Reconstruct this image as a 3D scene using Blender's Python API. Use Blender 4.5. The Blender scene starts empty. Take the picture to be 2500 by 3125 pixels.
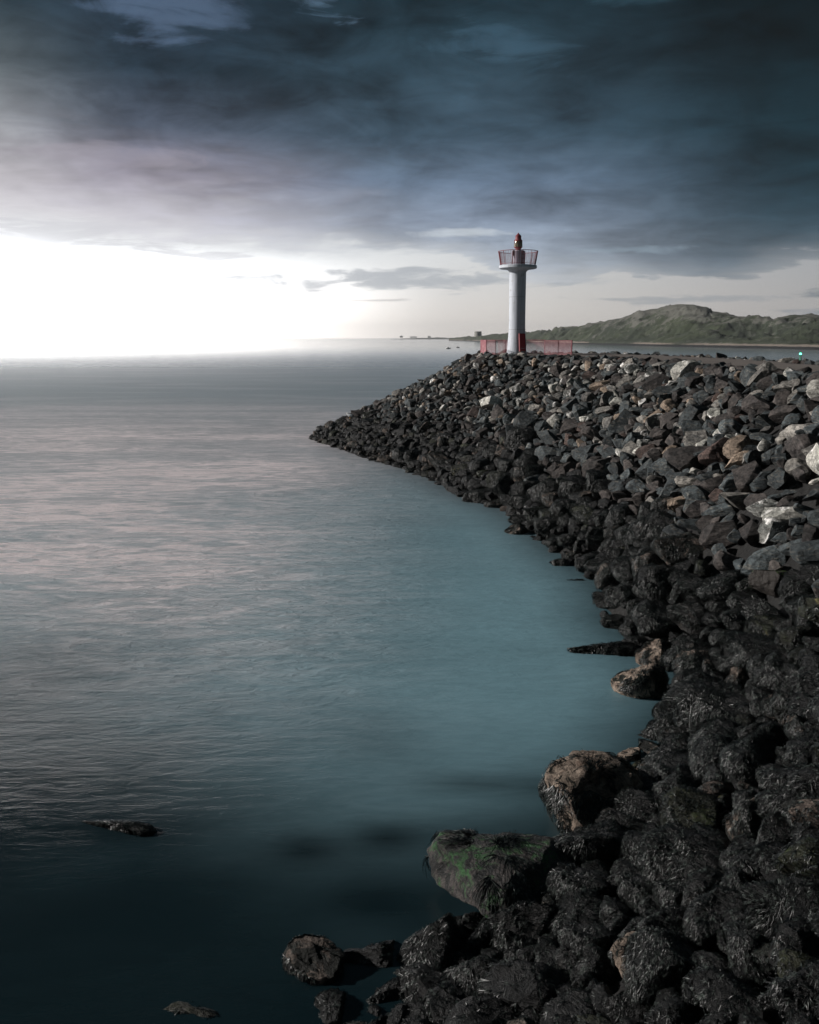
import bpy, bmesh, math, random
import numpy as np
from mathutils import Vector, Matrix, noise as mnoise
R = math.radians
S = bpy.context.scene
COL = S.collection
random.seed(7); rng = np.random.default_rng(7)

# ------------------------------------------------------------------ camera
F = 2700.0; HZ = 1032.0; PITCH = R(7.0); H = 9.5
PPY = HZ + F * math.tan(PITCH)
cd = bpy.data.cameras.new('camera'); cam = bpy.data.objects.new('camera', cd); COL.objects.link(cam)
cam.location = (0, 0, H); cam.rotation_euler = (math.pi / 2 - PITCH, 0, 0)
cd.sensor_fit = 'VERTICAL'; cd.sensor_height = 30.0; cd.lens = F / 3125 * 30
cd.shift_y = -(1562.5 - PPY) / 3125
cd.clip_start = 0.1; cd.clip_end = 80000
S.camera = cam
def ray(px, py):
    dx = (px - 1250) / F; dy = -(py - PPY) / F
    return Vector((dx, math.cos(PITCH) + dy * math.sin(PITCH), -math.sin(PITCH) + dy * math.cos(PITCH)))
def on_z(px, py, z=0.0):
    d = ray(px, py); t = (z - H) / d.z
    return Vector((d.x * t, d.y * t, z))
def at_y(px, py, Y):
    d = ray(px, py); t = Y / d.y
    return Vector((d.x * t, Y, H + d.z * t))

# ------------------------------------------------------------------ colour + node helpers
def lin(h):
    h = h.lstrip('#'); o = []
    for i in (0, 2, 4):
        c = int(h[i:i+2], 16) / 255
        o.append(c / 12.92 if c <= .04045 else ((c + .055) / 1.055) ** 2.4)
    return (*o, 1)
class E:
    nt = None
    def __init__(s, sock): s.s = sock
    @staticmethod
    def m(op, *a, clamp=False):
        n = E.nt.nodes.new('ShaderNodeMath'); n.operation = op; n.use_clamp = clamp
        for i, v in enumerate(a):
            if isinstance(v, E): E.nt.links.new(v.s, n.inputs[i])
            else: n.inputs[i].default_value = v
        return E(n.outputs[0])
    def __add__(s, o): return E.m('ADD', s, o)
    __radd__ = __add__
    def __sub__(s, o): return E.m('SUBTRACT', s, o)
    def __rsub__(s, o): return E.m('SUBTRACT', o, s)
    def __mul__(s, o): return E.m('MULTIPLY', s, o)
    __rmul__ = __mul__
    def __truediv__(s, o): return E.m('DIVIDE', s, o)
def put(v, sock):
    if isinstance(v, E): E.nt.links.new(v.s, sock)
    else: sock.default_value = v
def smooth(x, lo, hi, a=0.0, b=1.0):
    n = E.nt.nodes.new('ShaderNodeMapRange'); n.interpolation_type = 'SMOOTHSTEP'
    put(x, n.inputs[0])
    for i, v in enumerate((lo, hi, a, b)): put(v, n.inputs[i + 1])
    return E(n.outputs[0])
def vec(x, y, z=0.0):
    n = E.nt.nodes.new('ShaderNodeCombineXYZ'); put(x, n.inputs[0]); put(y, n.inputs[1]); put(z, n.inputs[2])
    return E(n.outputs[0])
def noise(v, scale, detail=5, rough=.5, dist=0.0):
    n = E.nt.nodes.new('ShaderNodeTexNoise')
    if v is not None: put(v, n.inputs['Vector'])
    n.inputs['Scale'].default_value = scale; n.inputs['Detail'].default_value = detail
    n.inputs['Roughness'].default_value = rough; n.inputs['Distortion'].default_value = dist
    return E(n.outputs['Fac'])
def voro(v, scale, feat='F1'):
    n = E.nt.nodes.new('ShaderNodeTexVoronoi'); n.feature = feat
    if v is not None: put(v, n.inputs['Vector'])
    n.inputs['Scale'].default_value = scale
    return E(n.outputs['Distance'])
def ramp(x, stops):
    n = E.nt.nodes.new('ShaderNodeValToRGB'); put(x, n.inputs[0]); cr = n.color_ramp
    while len(cr.elements) < len(stops): cr.elements.new(0.5)
    for e, (p, c) in zip(cr.elements, stops): e.position = p; e.color = lin(c) if isinstance(c, str) else (*c, 1)
    return E(n.outputs[0])
def mix(f, a, b, mode='MIX'):
    n = E.nt.nodes.new('ShaderNodeMix'); n.data_type = 'RGBA'; n.blend_type = mode
    put(f, n.inputs[0])
    for v, i in ((a, 6), (b, 7)):
        if isinstance(v, str): v = lin(v)
        elif isinstance(v, tuple) and len(v) == 3: v = (*v, 1)
        put(v, n.inputs[i])
    return E(n.outputs[2])
def vscale(v, f):
    n = E.nt.nodes.new('ShaderNodeVectorMath'); n.operation = 'SCALE'; put(v, n.inputs[0]); put(f, n.inputs['Scale'])
    return E(n.outputs[0])
def vmul(v, t):
    n = E.nt.nodes.new('ShaderNodeVectorMath'); n.operation = 'MULTIPLY'; put(v, n.inputs[0]); n.inputs[1].default_value = t
    return E(n.outputs[0])
def vadd(v, w):
    n = E.nt.nodes.new('ShaderNodeVectorMath'); n.operation = 'ADD'; put(v, n.inputs[0]); put(w, n.inputs[1])
    return E(n.outputs[0])
def bump(h, strength, dist=.02, nrm=None):
    n = E.nt.nodes.new('ShaderNodeBump'); put(h, n.inputs['Height']); n.inputs['Strength'].default_value = strength
    n.inputs['Distance'].default_value = dist
    if nrm: put(nrm, n.inputs['Normal'])
    return E(n.outputs[0])
def sep(v):
    n = E.nt.nodes.new('ShaderNodeSeparateXYZ'); put(v, n.inputs[0]); return [E(o) for o in n.outputs]
def tex(which='Object'):
    return E(E.nt.nodes.new('ShaderNodeTexCoord').outputs[which])
def geo(which='Position'):
    return E(E.nt.nodes.new('ShaderNodeNewGeometry').outputs[which])
def attr(name):
    n = E.nt.nodes.new('ShaderNodeAttribute'); n.attribute_name = name; return E(n.outputs['Fac'])
def newmat(name):
    m = bpy.data.materials.new(name); m.use_nodes = True; E.nt = m.node_tree
    return m, m.node_tree.nodes['Principled BSDF']
def plain(name, col, rough=.6, metal=0.0, var=.25, scale=6.0, bmp=.15):
    m, p = newmat(name); c = lin(col)[:3]
    n = noise(tex(), scale, 6, .6)
    put(mix(n, tuple(x * (1 - var) for x in c), tuple(min(1, x * (1 + var)) for x in c)), p.inputs['Base Color'])
    put(bump(n, bmp, .01), p.inputs['Normal'])
    p.inputs['Roughness'].default_value = rough; p.inputs['Metallic'].default_value = metal
    return m

# ------------------------------------------------------------------ sky (world)
SUN_AZ, SUN_EL = R(-84), R(21)       # azimuth from +Y, negative = left of the view
W = bpy.data.worlds.new('World'); S.world = W; W.use_nodes = True
nt = W.node_tree; E.nt = nt
bg = nt.nodes['Background']
D = sep(tex('Generated')); dx, dy, dz = D
hor = E.m('SQRT', dx * dx + dy * dy)
v = dz / E.m('MAXIMUM', hor, .02)
a = E.m('ARCTAN2', dx, dy)
zz = E.m('MAXIMUM', dz, 0.0) + .07
P = vec(dx / zz, dy / zz, 0.0)
n_big = noise(P, .42, 9, .55, .4)
n_mid = noise(vadd(P, (7.3, 2.1, 0)), 1.5, 9, .55, .6)
n_dir = noise(vec(a * 5.0, v * 22.0, 1.7), 1.6, 8, .6, .5)
n_soft = noise(vec(a * 3.2 + 9.0, v * 5.0, 4.2), 2.4, 4, .5, .8)
vs = v / .40
L0 = ramp(vs, [(0, '#e8e6e6'), (.28, '#c9c7cb'), (.40, '#aaa7ab'), (.55, '#7f8286'), (.68, '#525a5f'), (.83, '#2a3941'), (1, '#16242c')])
L1 = ramp(vs, [(0, '#dfe0e4'), (.25, '#c2c5cf'), (.33, '#9e9dab'), (.42, '#837f8d'), (.55, '#515a6a'), (.70, '#293a48'), (.85, '#2b3c4c'), (1, '#182731')])
L2 = ramp(vs, [(0, '#aeb4bd'), (.22, '#959eab'), (.32, '#717d8e'), (.42, '#57677a'), (.55, '#384b5a'), (.70, '#2d414e'), (.83, '#243945'), (1, '#152730')])
L3 = ramp(vs, [(0, '#4d5c67'), (.20, '#3d4e5a'), (.32, '#243a46'), (.42, '#172d37'), (.55, '#122831'), (.75, '#0b1a20'), (1, '#09181e')])
cc = mix(smooth(a, -.46, -.28), L0, L1)
cc = mix(smooth(a, -.30, .0), cc, L2)
cc = mix(smooth(a, .05, .42), cc, L3)
cc = mix(smooth(v, .38, .75), cc, '#22343d')
n_b2 = noise(vadd(P, (3.1, 8.4, 2.0)), .8, 6, .5, .7)
n_f = noise(vec(a * 4.0 + 3.0, v * 11.0, 8.1), 2.6, 9, .62, .9)
cm = (smooth(n_soft, .30, .72) - .45) * .55 + (smooth(n_b2, .32, .70) - .5) * .40 + (n_mid - .5) * .9 + (n_f - .5) * 1.3 + (noise(vadd(P, (1.0, 6.0, 5.0)), 3.2, 8, .6, .8) - .5) * 1.0
cmod = 1.28 - .36 * smooth(v, .16, .32) + cm * smooth(v, .02, .2, .45, 1.0)
cc = vscale(cc, cmod)
def blob(ca, cv, wa, wv, f0=1.0, f1=.35, jit=.0):
    qa = (a - ca) / wa + (n_f - .5) * 3.5; qv = (v - cv) / wv + (n_dir - .5) * 5.5 + (n_mid - .5) * 3.0
    return smooth(qa * qa + qv * qv, f0 * 1.15, f1 * .3 - .2)
# torn lighter patches in the deck
for ca, cv, wa, wv, st, colr in ((-.27, .355, .07, .03, .42, '#6f86a6'), (-.07, .38, .06, .03, .55, '#7391ad'), (.1, .315, .06, .022, .28, '#54778f'),
                                 (.24, .362, .04, .014, .22, '#4c7488'), (-.33, .19, .1, .012, .3, '#b5adb9'), (-.12, .155, .1, .008, .3, '#98a0b2')):
    cc = mix(blob(ca, cv, wa, wv, 1.5, -.1, .05) * st, cc, colr)
vb = E.nt.nodes.new('ShaderNodeFloatCurve')
put((a + .5), vb.inputs['Value'])
cv_ = vb.mapping.curves[0]
pts = [(0, .122), (.10, .112), (.20, .1), (.30, .098), (.45, .096), (.55, .09), (.62, .07), (.72, .066), (.83, .062), (.90, .079), (1, .082)]
for i, (x, y) in enumerate(pts):
    if i < 2: cv_.points[i].location = (x, y) if i == 0 else (1, .082)
for x, y in pts[1:-1]: cv_.points.new(x, y)
vb.mapping.update()
vbE = E(vb.outputs[0])
edge = v - vbE + (n_dir - .5) * .055 + (n_mid - .5) * .04 + (n_b2 - .5) * .03
leftk = smooth(a, .12, -.35)
cc = mix(smooth(edge, .075, -.01) * (.06 + .8 * leftk), cc, mix(leftk, '#98a4b0', '#f4f3f5'))
cc = mix(smooth(edge + (n_f - .5) * .12, .13, .0) * leftk * .5, cc, '#b9b4bd')
ew = .0035 + .030 * leftk
edge = edge + (n_f - .5) * (.03 + .06 * leftk) + (noise(vec(a * 16.0, v * 40.0, 3.0), 1.5, 6, .6) - .5) * .012
deck = smooth(edge, 0 - ew, ew) * smooth(v + (n_mid - .5) * .03, vbE - .03, vbE + .03)
tong = blob(-.03, .064, .19, .0095, 1.25, .25, .01)
st1 = blob(.27, .041, .10, .0035, 1.3, .2, .01)
st2 = blob(.46, .046, .08, .007, 1.2, .4, .01)
st3 = blob(.47, .029, .10, .004, 1.2, .2, .01)
st4 = blob(-.04, .043, .04, .0016, 1.2, .2, .004)
hole = blob(.055, .117, .055, .0055, 1.4, .2, .02)
hole2 = blob(.24, .093, .06, .004, 1.4, .0, .02)
# clear band under the deck, brightest to the left
g = ramp(a + .5, [(0, (1.0, 1.0, 1.0)), (.25, (1, 1, 1)), (.5, (.80, .80, .80)), (.68, (.60, .60, .60)), (.85, (.44, .44, .45)), (1, (.33, .34, .36))])
clear = mix(1.0, g, mix(smooth(v, .0, .10), '#fff8f2', '#f4f6f8'), 'MULTIPLY')
clear = vscale(clear, 1.0 + 3.6 * smooth(E.m('ABSOLUTE', a + .42), .48, .0) * smooth(v, vbE + .005, vbE - .055))
# real atmosphere under it, faint
sky = nt.nodes.new('ShaderNodeTexSky'); sky.sky_type = 'NISHITA'; sky.sun_disc = False
sky.sun_elevation = SUN_EL; sky.sun_rotation = SUN_AZ
clear = mix(1.0, clear, vscale(E(sky.outputs[0]), .006), 'ADD')
c = mix(deck, clear, cc)
wsp = smooth(noise(vec(a * 7.0 + 2.0, v * 55.0, 6.0), 1.3, 7, .62, .8), .47, .60) * smooth(v, vbE - .040, vbE - .005) * smooth(v, vbE + .035, vbE + .01) * smooth(a, -.05, -.2)
c = mix(wsp * .6, c, '#d3d3d9')
lightcl = mix(smooth(a, -.2, .35), '#a6abb3', '#97a2ac')
c = mix(tong * .75, c, lightcl)
c = mix(st1 * .5, c, '#7f8b96'); c = mix(st2 * .9, c, '#5b6a76'); c = mix(st3 * .7, c, '#77838f'); c = mix(st4 * .5, c, '#a9a6a8')
c = mix(hole * .5, c, '#dfe6ea'); c = mix(hole2 * .35, c, '#9fb4c2')
# the sky behind the camera: even broken overcast
back = smooth(E.m('ABSOLUTE', a), .75, 1.5)
c = mix(back * smooth(v, -.3, .1), c, '#1f2f36')
nt.links.new(c.s, bg.inputs['Color']); bg.inputs['Strength'].default_value = 1.0

# ------------------------------------------------------------------ sun
ld = bpy.data.lights.new('sun', 'SUN'); ld.energy = 4.8; ld.angle = R(1.5); ld.color = (1, .95, .91)
sun = bpy.data.objects.new('sun', ld); COL.objects.link(sun)
sd = Vector((math.sin(SUN_AZ) * math.cos(SUN_EL), math.cos(SUN_AZ) * math.cos(SUN_EL), math.sin(SUN_EL)))
sun.rotation_euler = sd.to_track_quat('Z', 'Y').to_euler(); sun.location = (-40, 0, 60)
S.view_settings.view_transform = 'Standard'; S.view_settings.look = 'None'
S.view_settings.exposure = 0; S.view_settings.gamma = 1; S.view_settings.use_curve_mapping = False
S.cycles.max_bounces = 5; S.cycles.diffuse_bounces = 2; S.cycles.glossy_bounces = 2; S.cycles.volume_bounces = 0
S.cycles.use_denoising = True

# ------------------------------------------------------------------ object helpers
def tag(o, label=None, cat=None, group=None, kind=None):
    if label: o['label'] = label
    if cat: o['category'] = cat
    if group: o['group'] = group
    if kind: o['kind'] = kind
    return o
def empty(name, loc=(0, 0, 0), rz=0.0):
    o = bpy.data.objects.new(name, None); COL.objects.link(o); o.location = loc; o.rotation_euler = (0, 0, rz)
    o.empty_display_size = .2
    return o
def link(name, me, parent=None, mats=()):
    o = bpy.data.objects.new(name, me); COL.objects.link(o)
    for m in mats: me.materials.append(m)
    if parent: o.parent = parent
    return o
def np_mesh(name, V, Fc, smooth_=True, mi=None, uvattr=None):
    """V (n,3); Fc (m,k) with constant k"""
    me = bpy.data.meshes.new(name); V = np.asarray(V, np.float32); Fc = np.asarray(Fc, np.int32)
    m, k = Fc.shape
    me.vertices.add(len(V)); me.vertices.foreach_set('co', V.ravel())
    me.loops.add(m * k); me.loops.foreach_set('vertex_index', Fc.ravel())
    me.polygons.add(m); me.polygons.foreach_set('loop_start', np.arange(0, m * k, k, dtype=np.int32))
    if mi is not None: me.polygons.foreach_set('material_index', np.asarray(mi, np.int32))
    me.polygons.foreach_set('use_smooth', np.full(m, smooth_))
    me.update(calc_edges=True)
    return me
class MB:
    def __init__(s): s.b = bmesh.new()
    def box(s, c, d, rot=None):
        r = bmesh.ops.create_cube(s.b, size=1.0)['verts']
        M = Matrix.Translation(c) @ (rot if rot else Matrix()) @ Matrix.Diagonal((*d, 1))
        bmesh.ops.transform(s.b, matrix=M, verts=r); return s
    def bar(s, p, q, r=.02, n=6, r2=None):
        p, q = Vector(p), Vector(q); d = q - p
        vs_ = bmesh.ops.create_cone(s.b, cap_ends=True, segments=n, radius1=r, radius2=r if r2 is None else r2, depth=d.length)['verts']
        bmesh.ops.transform(s.b, matrix=Matrix.Translation((p + q) / 2) @ d.to_track_quat('Z', 'Y').to_matrix().to_4x4(), verts=vs_); return s
    def lathe(s, prof, n=48, c=(0, 0, 0)):
        rings = []
        for r, z in prof:
            rings.append([s.b.verts.new((c[0] + r * math.cos(2*math.pi*i/n), c[1] + r * math.sin(2*math.pi*i/n), c[2] + z)) for i in range(n)])
        for A, B in zip(rings, rings[1:]):
            for i in range(n): s.b.faces.new((A[i], A[(i+1) % n], B[(i+1) % n], B[i]))
        s.b.faces.new(rings[0][::-1]); s.b.faces.new(rings[-1]); return s
    def build(s, name, mat, parent=None, sm=False, ang=35, bevel=0):
        if bevel:
            bmesh.ops.bevel(s.b, geom=[e for e in s.b.edges if len(e.link_faces) == 2 and e.calc_face_angle() > .6], offset=bevel, segments=1, affect='EDGES')
        me = bpy.data.meshes.new(name); s.b.to_mesh(me); s.b.free()
        if sm:
            me.polygons.foreach_set('use_smooth', [True] * len(me.polygons)); me.set_sharp_from_angle(angle=R(ang))
        return link(name, me, parent, (mat,))

# ------------------------------------------------------------------ breakwater terrain function
wpx = [(942, 1340), (1010, 1362), (1101, 1395), (1203, 1425), (1304, 1460), (1391, 1512), (1550, 1568), (1640, 1655), (1740, 1730), (1820, 1800),
       (1835, 1900), (1935, 1985), (2030, 2060), (2040, 2120), (1990, 2180), (1940, 2260), (1900, 2350), (1760, 2430), (1640, 2560), (1560, 2600), (1440, 2660), (1330, 2750), (1225, 2880), (1150, 2960), (1110, 3060), (900, 3160)]
WL = [tuple(on_z(*p).xy) for p in wpx]
WL += [(-1.6, 9.2), (-4.5, 4.5), (-12, 0), (-22, -8), (-22, -22), (38, -22), (40, 10), (38, 50), (38, 82), (30, 98), (16, 105), (4, 102), (-5, 95), (-9.6, 87)]
CR = [(6.4, 80), (6.9, 77.5), (9, 76), (11.5, 74), (14, 68), (15.6, 60), (16.4, 48), (16.2, 38), (15.6, 32), (14.6, 25), (12.6, 18), (9.6, 10.5), (5.6, 3.6), (.8, .9), (-7, -1.5), (-16, -8), (-16, -18),
      (30, -18), (28, 10), (24, 28), (23, 44), (24.5, 62), (22, 80), (18, 89), (11, 91), (6.6, 87)]
WL = np.array(WL); CR = np.array(CR); DECK = 8.0
def pdist(P, poly):
    A = poly; B = np.roll(poly, -1, 0)
    best = np.full(len(P), 1e9); inside = np.zeros(len(P), bool)
    for p, q in zip(A, B):
        d = q - p; t = np.clip(((P - p) @ d) / (d @ d), 0, 1)
        best = np.minimum(best, np.hypot(*(P - p - t[:, None] * d).T))
        c1 = (p[1] > P[:, 1]) != (q[1] > P[:, 1])
        with np.errstate(divide='ignore', invalid='ignore'):
            xi = (q[0] - p[0]) * (P[:, 1] - p[1]) / (q[1] - p[1]) + p[0]
        inside ^= c1 & (P[:, 0] < xi)
    return np.where(inside, best, -best)
def hgt(P):
    P = np.atleast_2d(np.asarray(P, float))
    w = pdist(P, WL); c_ = pdist(P, CR)
    t = np.clip(w / np.maximum(w - c_, 1e-6), 0, 1)
    k = np.clip((28 - P[:, 1]) / 18, 0, 1)
    h = DECK * t ** (1 + .95 * k)
    h = np.where(c_ >= 0, DECK, h)
    return np.where(w < 0, np.maximum(w * .45, -6), h)
def ground_at(px, py):
    d = ray(px, py); ts = np.linspace(3, 130, 2600)
    P = np.stack([d.x * ts, d.y * ts], 1); z = H + d.z * ts
    hit = np.where(z <= np.maximum(hgt(P), 0))[0]
    i = hit[0] if len(hit) else -1
    return Vector((P[i, 0], P[i, 1], max(float(z[i]), -1)))

def grid_mesh(xs, ys, fz):
    X, Y = np.meshgrid(xs, ys); Pn = np.stack([X.ravel(), Y.ravel()], 1); Z = fz(Pn)
    nx, ny = len(xs), len(ys)
    i = np.arange(nx * ny).reshape(ny, nx)
    Fc = np.stack([i[:-1, :-1], i[:-1, 1:], i[1:, 1:], i[1:, :-1]], -1).reshape(-1, 4)
    return np.column_stack([Pn, Z]), Fc
def fnoise(V, sc, o=(0, 0, 0)):
    return np.array([mnoise.noise(Vector((x[0] * sc + o[0], x[1] * sc + o[1], (x[2] if len(x) > 2 else 0) * sc + o[2]))) for x in V])

m_core, p = newmat('rubble core')
nn = noise(geo(), 1.5, 8, .7)
put(mix(nn, '#0c0d0d', '#1e1d1c'), p.inputs['Base Color']); p.inputs['Roughness'].default_value = .9
put(bump(nn + voro(geo(), 4.0) * .5, .9, .2), p.inputs['Normal'])
def core_z(Pn):
    h = hgt(Pn); c_ = pdist(Pn, CR)
    n = fnoise(Pn, .8)
    return h + np.where(c_ > .3, 0, -.35 + n * .25)
V_, F_ = grid_mesh(np.arange(-24, 42, .5), np.arange(-22, 106, .5), core_z)
tag(link('breakwater_ground', np_mesh('breakwater_ground', V_, F_), None, (m_core,)), 'dark rubble core of the breakwater showing between the boulders', kind='structure')
# deck roadway: a sheet just above the core
m_deck, p = newmat('pier roadway')
nn = noise(geo(), .6, 8, .65); n2 = noise(geo(), 14, 4, .7)
put(mix(nn * .7 + n2 * .3, '#453f3c', '#7c736c'), p.inputs['Base Color']); p.inputs['Roughness'].default_value = .9
put(bump(n2, .5, .02), p.inputs['Normal'])
def deck_z(Pn): return np.full(len(Pn), DECK + .03) + fnoise(Pn, .5) * .04
V_, F_ = grid_mesh(np.arange(-18, 32, .5), np.arange(-19, 93, .5), deck_z)
F_ = F_[(pdist(V_[:, :2], CR) > .8)[F_].all(1)]
me = np_mesh('pier_road', V_, F_)
tag(link('pier_road', me, None, (m_deck,)), 'grey gravelly roadway along the top of the breakwater', kind='structure')

# ------------------------------------------------------------------ water
ang = np.unique(np.concatenate([np.arange(-180, -40, 4.0), np.arange(-40, 40, .6), np.arange(40, 180, 4.0)]))
rad = np.concatenate([np.arange(4, 24, .35), 24 * np.exp(np.linspace(0, math.log(60000 / 24), 110))[0:]])
A_, R_ = np.meshgrid(np.radians(ang), rad)
WP = np.stack([(R_ * np.sin(A_)).ravel(), (R_ * np.cos(A_)).ravel()], 1)
na, nr = len(ang), len(rad)
idx = np.arange(na * nr).reshape(nr, na)
nxt = np.roll(idx, -1, 1)
F_ = np.stack([idx[:-1], idx[1:], nxt[1:], nxt[:-1]], -1).reshape(-1, 4)
V_ = np.column_stack([WP, np.zeros(len(WP))])
me = np_mesh('water', V_, F_[:, ::-1])
# milkiness, dark over shoreline weed beds, with foreground shading painted in near the camera
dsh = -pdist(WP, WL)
milk_shade = np.ones(len(WP))
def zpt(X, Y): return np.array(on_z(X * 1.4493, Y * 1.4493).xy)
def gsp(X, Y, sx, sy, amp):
    global milk_shade
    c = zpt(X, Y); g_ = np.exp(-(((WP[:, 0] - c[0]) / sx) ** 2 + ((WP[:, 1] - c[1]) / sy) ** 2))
    milk_shade *= (1 - amp * g_)
milk_shade *= .30 + .70 * np.clip(dsh / 2.2, 0, 1) ** .8
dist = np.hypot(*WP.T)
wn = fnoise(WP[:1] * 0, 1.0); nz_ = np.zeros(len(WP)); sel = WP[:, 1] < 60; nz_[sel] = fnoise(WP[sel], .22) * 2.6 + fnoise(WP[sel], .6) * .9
k = np.clip((WP[:, 1] + nz_ - (10.6 - .55 * np.clip(WP[:, 0], -10, 1))) / 13.0, 0, 1); milk_shade *= .03 + .97 * (k * k * (3 - 2 * k))  # painted shading: water colour falls to dark towards the camera
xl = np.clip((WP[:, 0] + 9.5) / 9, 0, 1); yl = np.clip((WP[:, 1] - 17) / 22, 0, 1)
milk_shade *= np.clip(.34 + .66 * (xl * xl * (3 - 2 * xl)) + yl * .78, 0, 1)
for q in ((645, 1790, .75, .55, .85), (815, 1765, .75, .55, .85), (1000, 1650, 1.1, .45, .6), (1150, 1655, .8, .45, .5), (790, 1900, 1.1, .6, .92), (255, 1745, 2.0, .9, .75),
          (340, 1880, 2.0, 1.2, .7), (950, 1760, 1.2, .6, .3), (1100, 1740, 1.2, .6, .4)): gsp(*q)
at = me.attributes.new('milk_shade', 'FLOAT', 'POINT'); at.data.foreach_set('value', milk_shade.astype(np.float32))
m_w, p = newmat('sea water')
pos = geo(); mk = attr('milk_shade')
px_, py_, pz_ = sep(pos)
big = noise(vmul(pos, (.035, .09, 1)), 1.0, 4, .5, .5)
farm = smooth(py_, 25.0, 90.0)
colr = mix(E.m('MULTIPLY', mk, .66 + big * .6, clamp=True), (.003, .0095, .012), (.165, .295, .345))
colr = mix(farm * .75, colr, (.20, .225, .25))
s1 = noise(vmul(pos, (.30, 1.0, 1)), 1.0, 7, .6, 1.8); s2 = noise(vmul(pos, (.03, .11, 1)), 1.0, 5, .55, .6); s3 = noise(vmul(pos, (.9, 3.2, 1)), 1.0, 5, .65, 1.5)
glow_paint = smooth(px_ + (s2 - .5) * 10.0, 3.5, -13.0) * smooth(py_ + px_ * .35, 13.0, 34.0) * smooth(py_, 160.0, 50.0)  # pale warm streaks painted in as the sky glow's reflection
glow_paint = glow_paint * (.60 + .90 * smooth(s2, .35, .68)) * (.55 + .9 * smooth(s1, .35, .7)) * (.8 + .8 * (s3 - .5))
colr = mix(E.m('MULTIPLY', glow_paint, .95, clamp=True), colr, (.76, .68, .69))
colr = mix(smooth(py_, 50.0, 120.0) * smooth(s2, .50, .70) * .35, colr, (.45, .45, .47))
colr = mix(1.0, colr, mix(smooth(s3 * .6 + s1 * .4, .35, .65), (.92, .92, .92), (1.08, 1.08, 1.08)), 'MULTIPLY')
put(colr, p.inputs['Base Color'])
p.inputs['IOR'].default_value = 1.33
lg = E.m('LOGARITHM', E.m('MAXIMUM', py_, 1.0), 10.0)
put(E.m('MINIMUM', smooth(lg, 1.7, 3.1, .50, .10), smooth(lg, 1.15, 1.5, .2, .5)), p.inputs['Roughness'])
r1 = noise(vmul(pos, (1.1, 3.6, 1)), 1.0, 6, .62, 1.2)
r2 = noise(vmul(pos, (.12, .5, 1)), 1.0, 5, .55, .5)
r3 = noise(vmul(pos, (.010, .06, 1)), 1.0, 4, .5, .3)
r4 = noise(vmul(pos, (2.6, 7.0, 1)), 1.0, 4, .6, 1.0)
nearf = smooth(py_ - px_ * .2, 14.0, 30.0, .05, 1.0); farf = smooth(lg, 1.6, 3.1, 1.0, .01)
put(bump((r1 * .13 + r4 * .045 + r2 * .30) * nearf * farf * smooth(px_ + py_ * -.12, -1.0, -8.0, .25, 1.0), .9, 1.0), p.inputs['Normal'])
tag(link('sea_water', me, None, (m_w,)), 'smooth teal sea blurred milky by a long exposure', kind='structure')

# ------------------------------------------------------------------ rock materials
def rockmat(name, c1, c2, c3=None, vein=None, thr=.62, rough=.8, bs=.55, vs=1.6, gain=1.0):
    m, p = newmat(name)
    oi = E(E.nt.nodes.new('ShaderNodeObjectInfo').outputs['Random'])
    rv = attr('rnd')
    co = vadd(geo(), vec(oi * 37.0, oi * 11.0, rv * 53.0))
    n1 = noise(co, 1.1, 8, .62, .4); n2 = noise(co, 7.0, 6, .7); n3 = noise(vmul(co, (1, 1, 4.0)), 2.2, 6, .65, 1.5)
    colr = mix(smooth(n1, .32, .68), c1, c2)
    if c3: colr = mix(smooth(n3, .50, .66) * .8, colr, c3)
    if vein: colr = mix(smooth(noise(vadd(co, (5, 5, 5)), vs, 7, .65, .9), thr, thr + .05), colr, vein)
    colr = mix(1.0, colr, mix(smooth(n2, .30, .70), (.30, .30, .30), (1.35, 1.35, 1.35)), 'MULTIPLY')
    put(vscale(colr, gain * .62 + gain * .75 * E.m('FRACT', oi * 7.13 + rv * 5.7)), p.inputs['Base Color'])
    p.inputs['Roughness'].default_value = rough; p.inputs['Specular IOR Level'].default_value = .3 if gain == 1.0 else .34
    h = n1 * .9 + n2 * .34 + n3 * .7 + voro(co, 3.2) * .3
    put(bump(h, bs, .22), p.inputs['Normal'])
    return m
DRY = [rockmat('dark slate rock', '#2c3235', '#4c5355', '#6b6861'),
       rockmat('brown rock', '#353231', '#504a47', '#262828'),
       rockmat('grey rock', '#6a6865', '#98938b', '#45484a', '#c4beb4', .66),
       rockmat('tan rock', '#74675a', '#958474', '#4c433c'),
       rockmat('white streaked rock', '#5e625f', '#8b8984', '#46423f', '#dcdad6', .50),
       rockmat('reddish rock', '#463a36', '#5f4f49', '#302c2a'),
       rockmat('pale rock', '#96968f', '#c2bfb6', '#6d6f6c', '#e4e2dd', .56)]
DRYW = [.41, .28, .15, .06, .05, .02, .03]
TONE = ['dark slate grey', 'dull brown', 'mid grey', 'tan', 'white streaked grey', 'rusty red brown', 'pale whitish']
WET = [rockmat('wet black rock', '#080b0d', '#101517', '#161718', rough=.5, bs=.9, gain=.29),
       rockmat('barnacled tan rock', '#544a44', '#71655c', '#15140f', '#1b1d19', .47, rough=.7, bs=.9),
       rockmat('wet brown rock', '#131313', '#242322', '#0e0e0c', '#544a40', .60, gain=.32, rough=.5, bs=.8),
       rockmat('algae streaked rock', '#14160f', '#2a2c1a', '#2d3818', '#5c5836', .62, gain=.7, rough=.6, bs=.8)]
WET.append(rockmat('pitted tan limestone', '#786a5f', '#a39384', '#5a483d', '#14170f', .54, rough=.75, bs=1.0, vs=4.2))
WETW = [.60, .10, .22, .08, 0]
WTONE = ['black', 'tan flecked', 'dark brown', 'green tinged', 'tan']
m_weed, p = newmat('seaweed')
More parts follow.
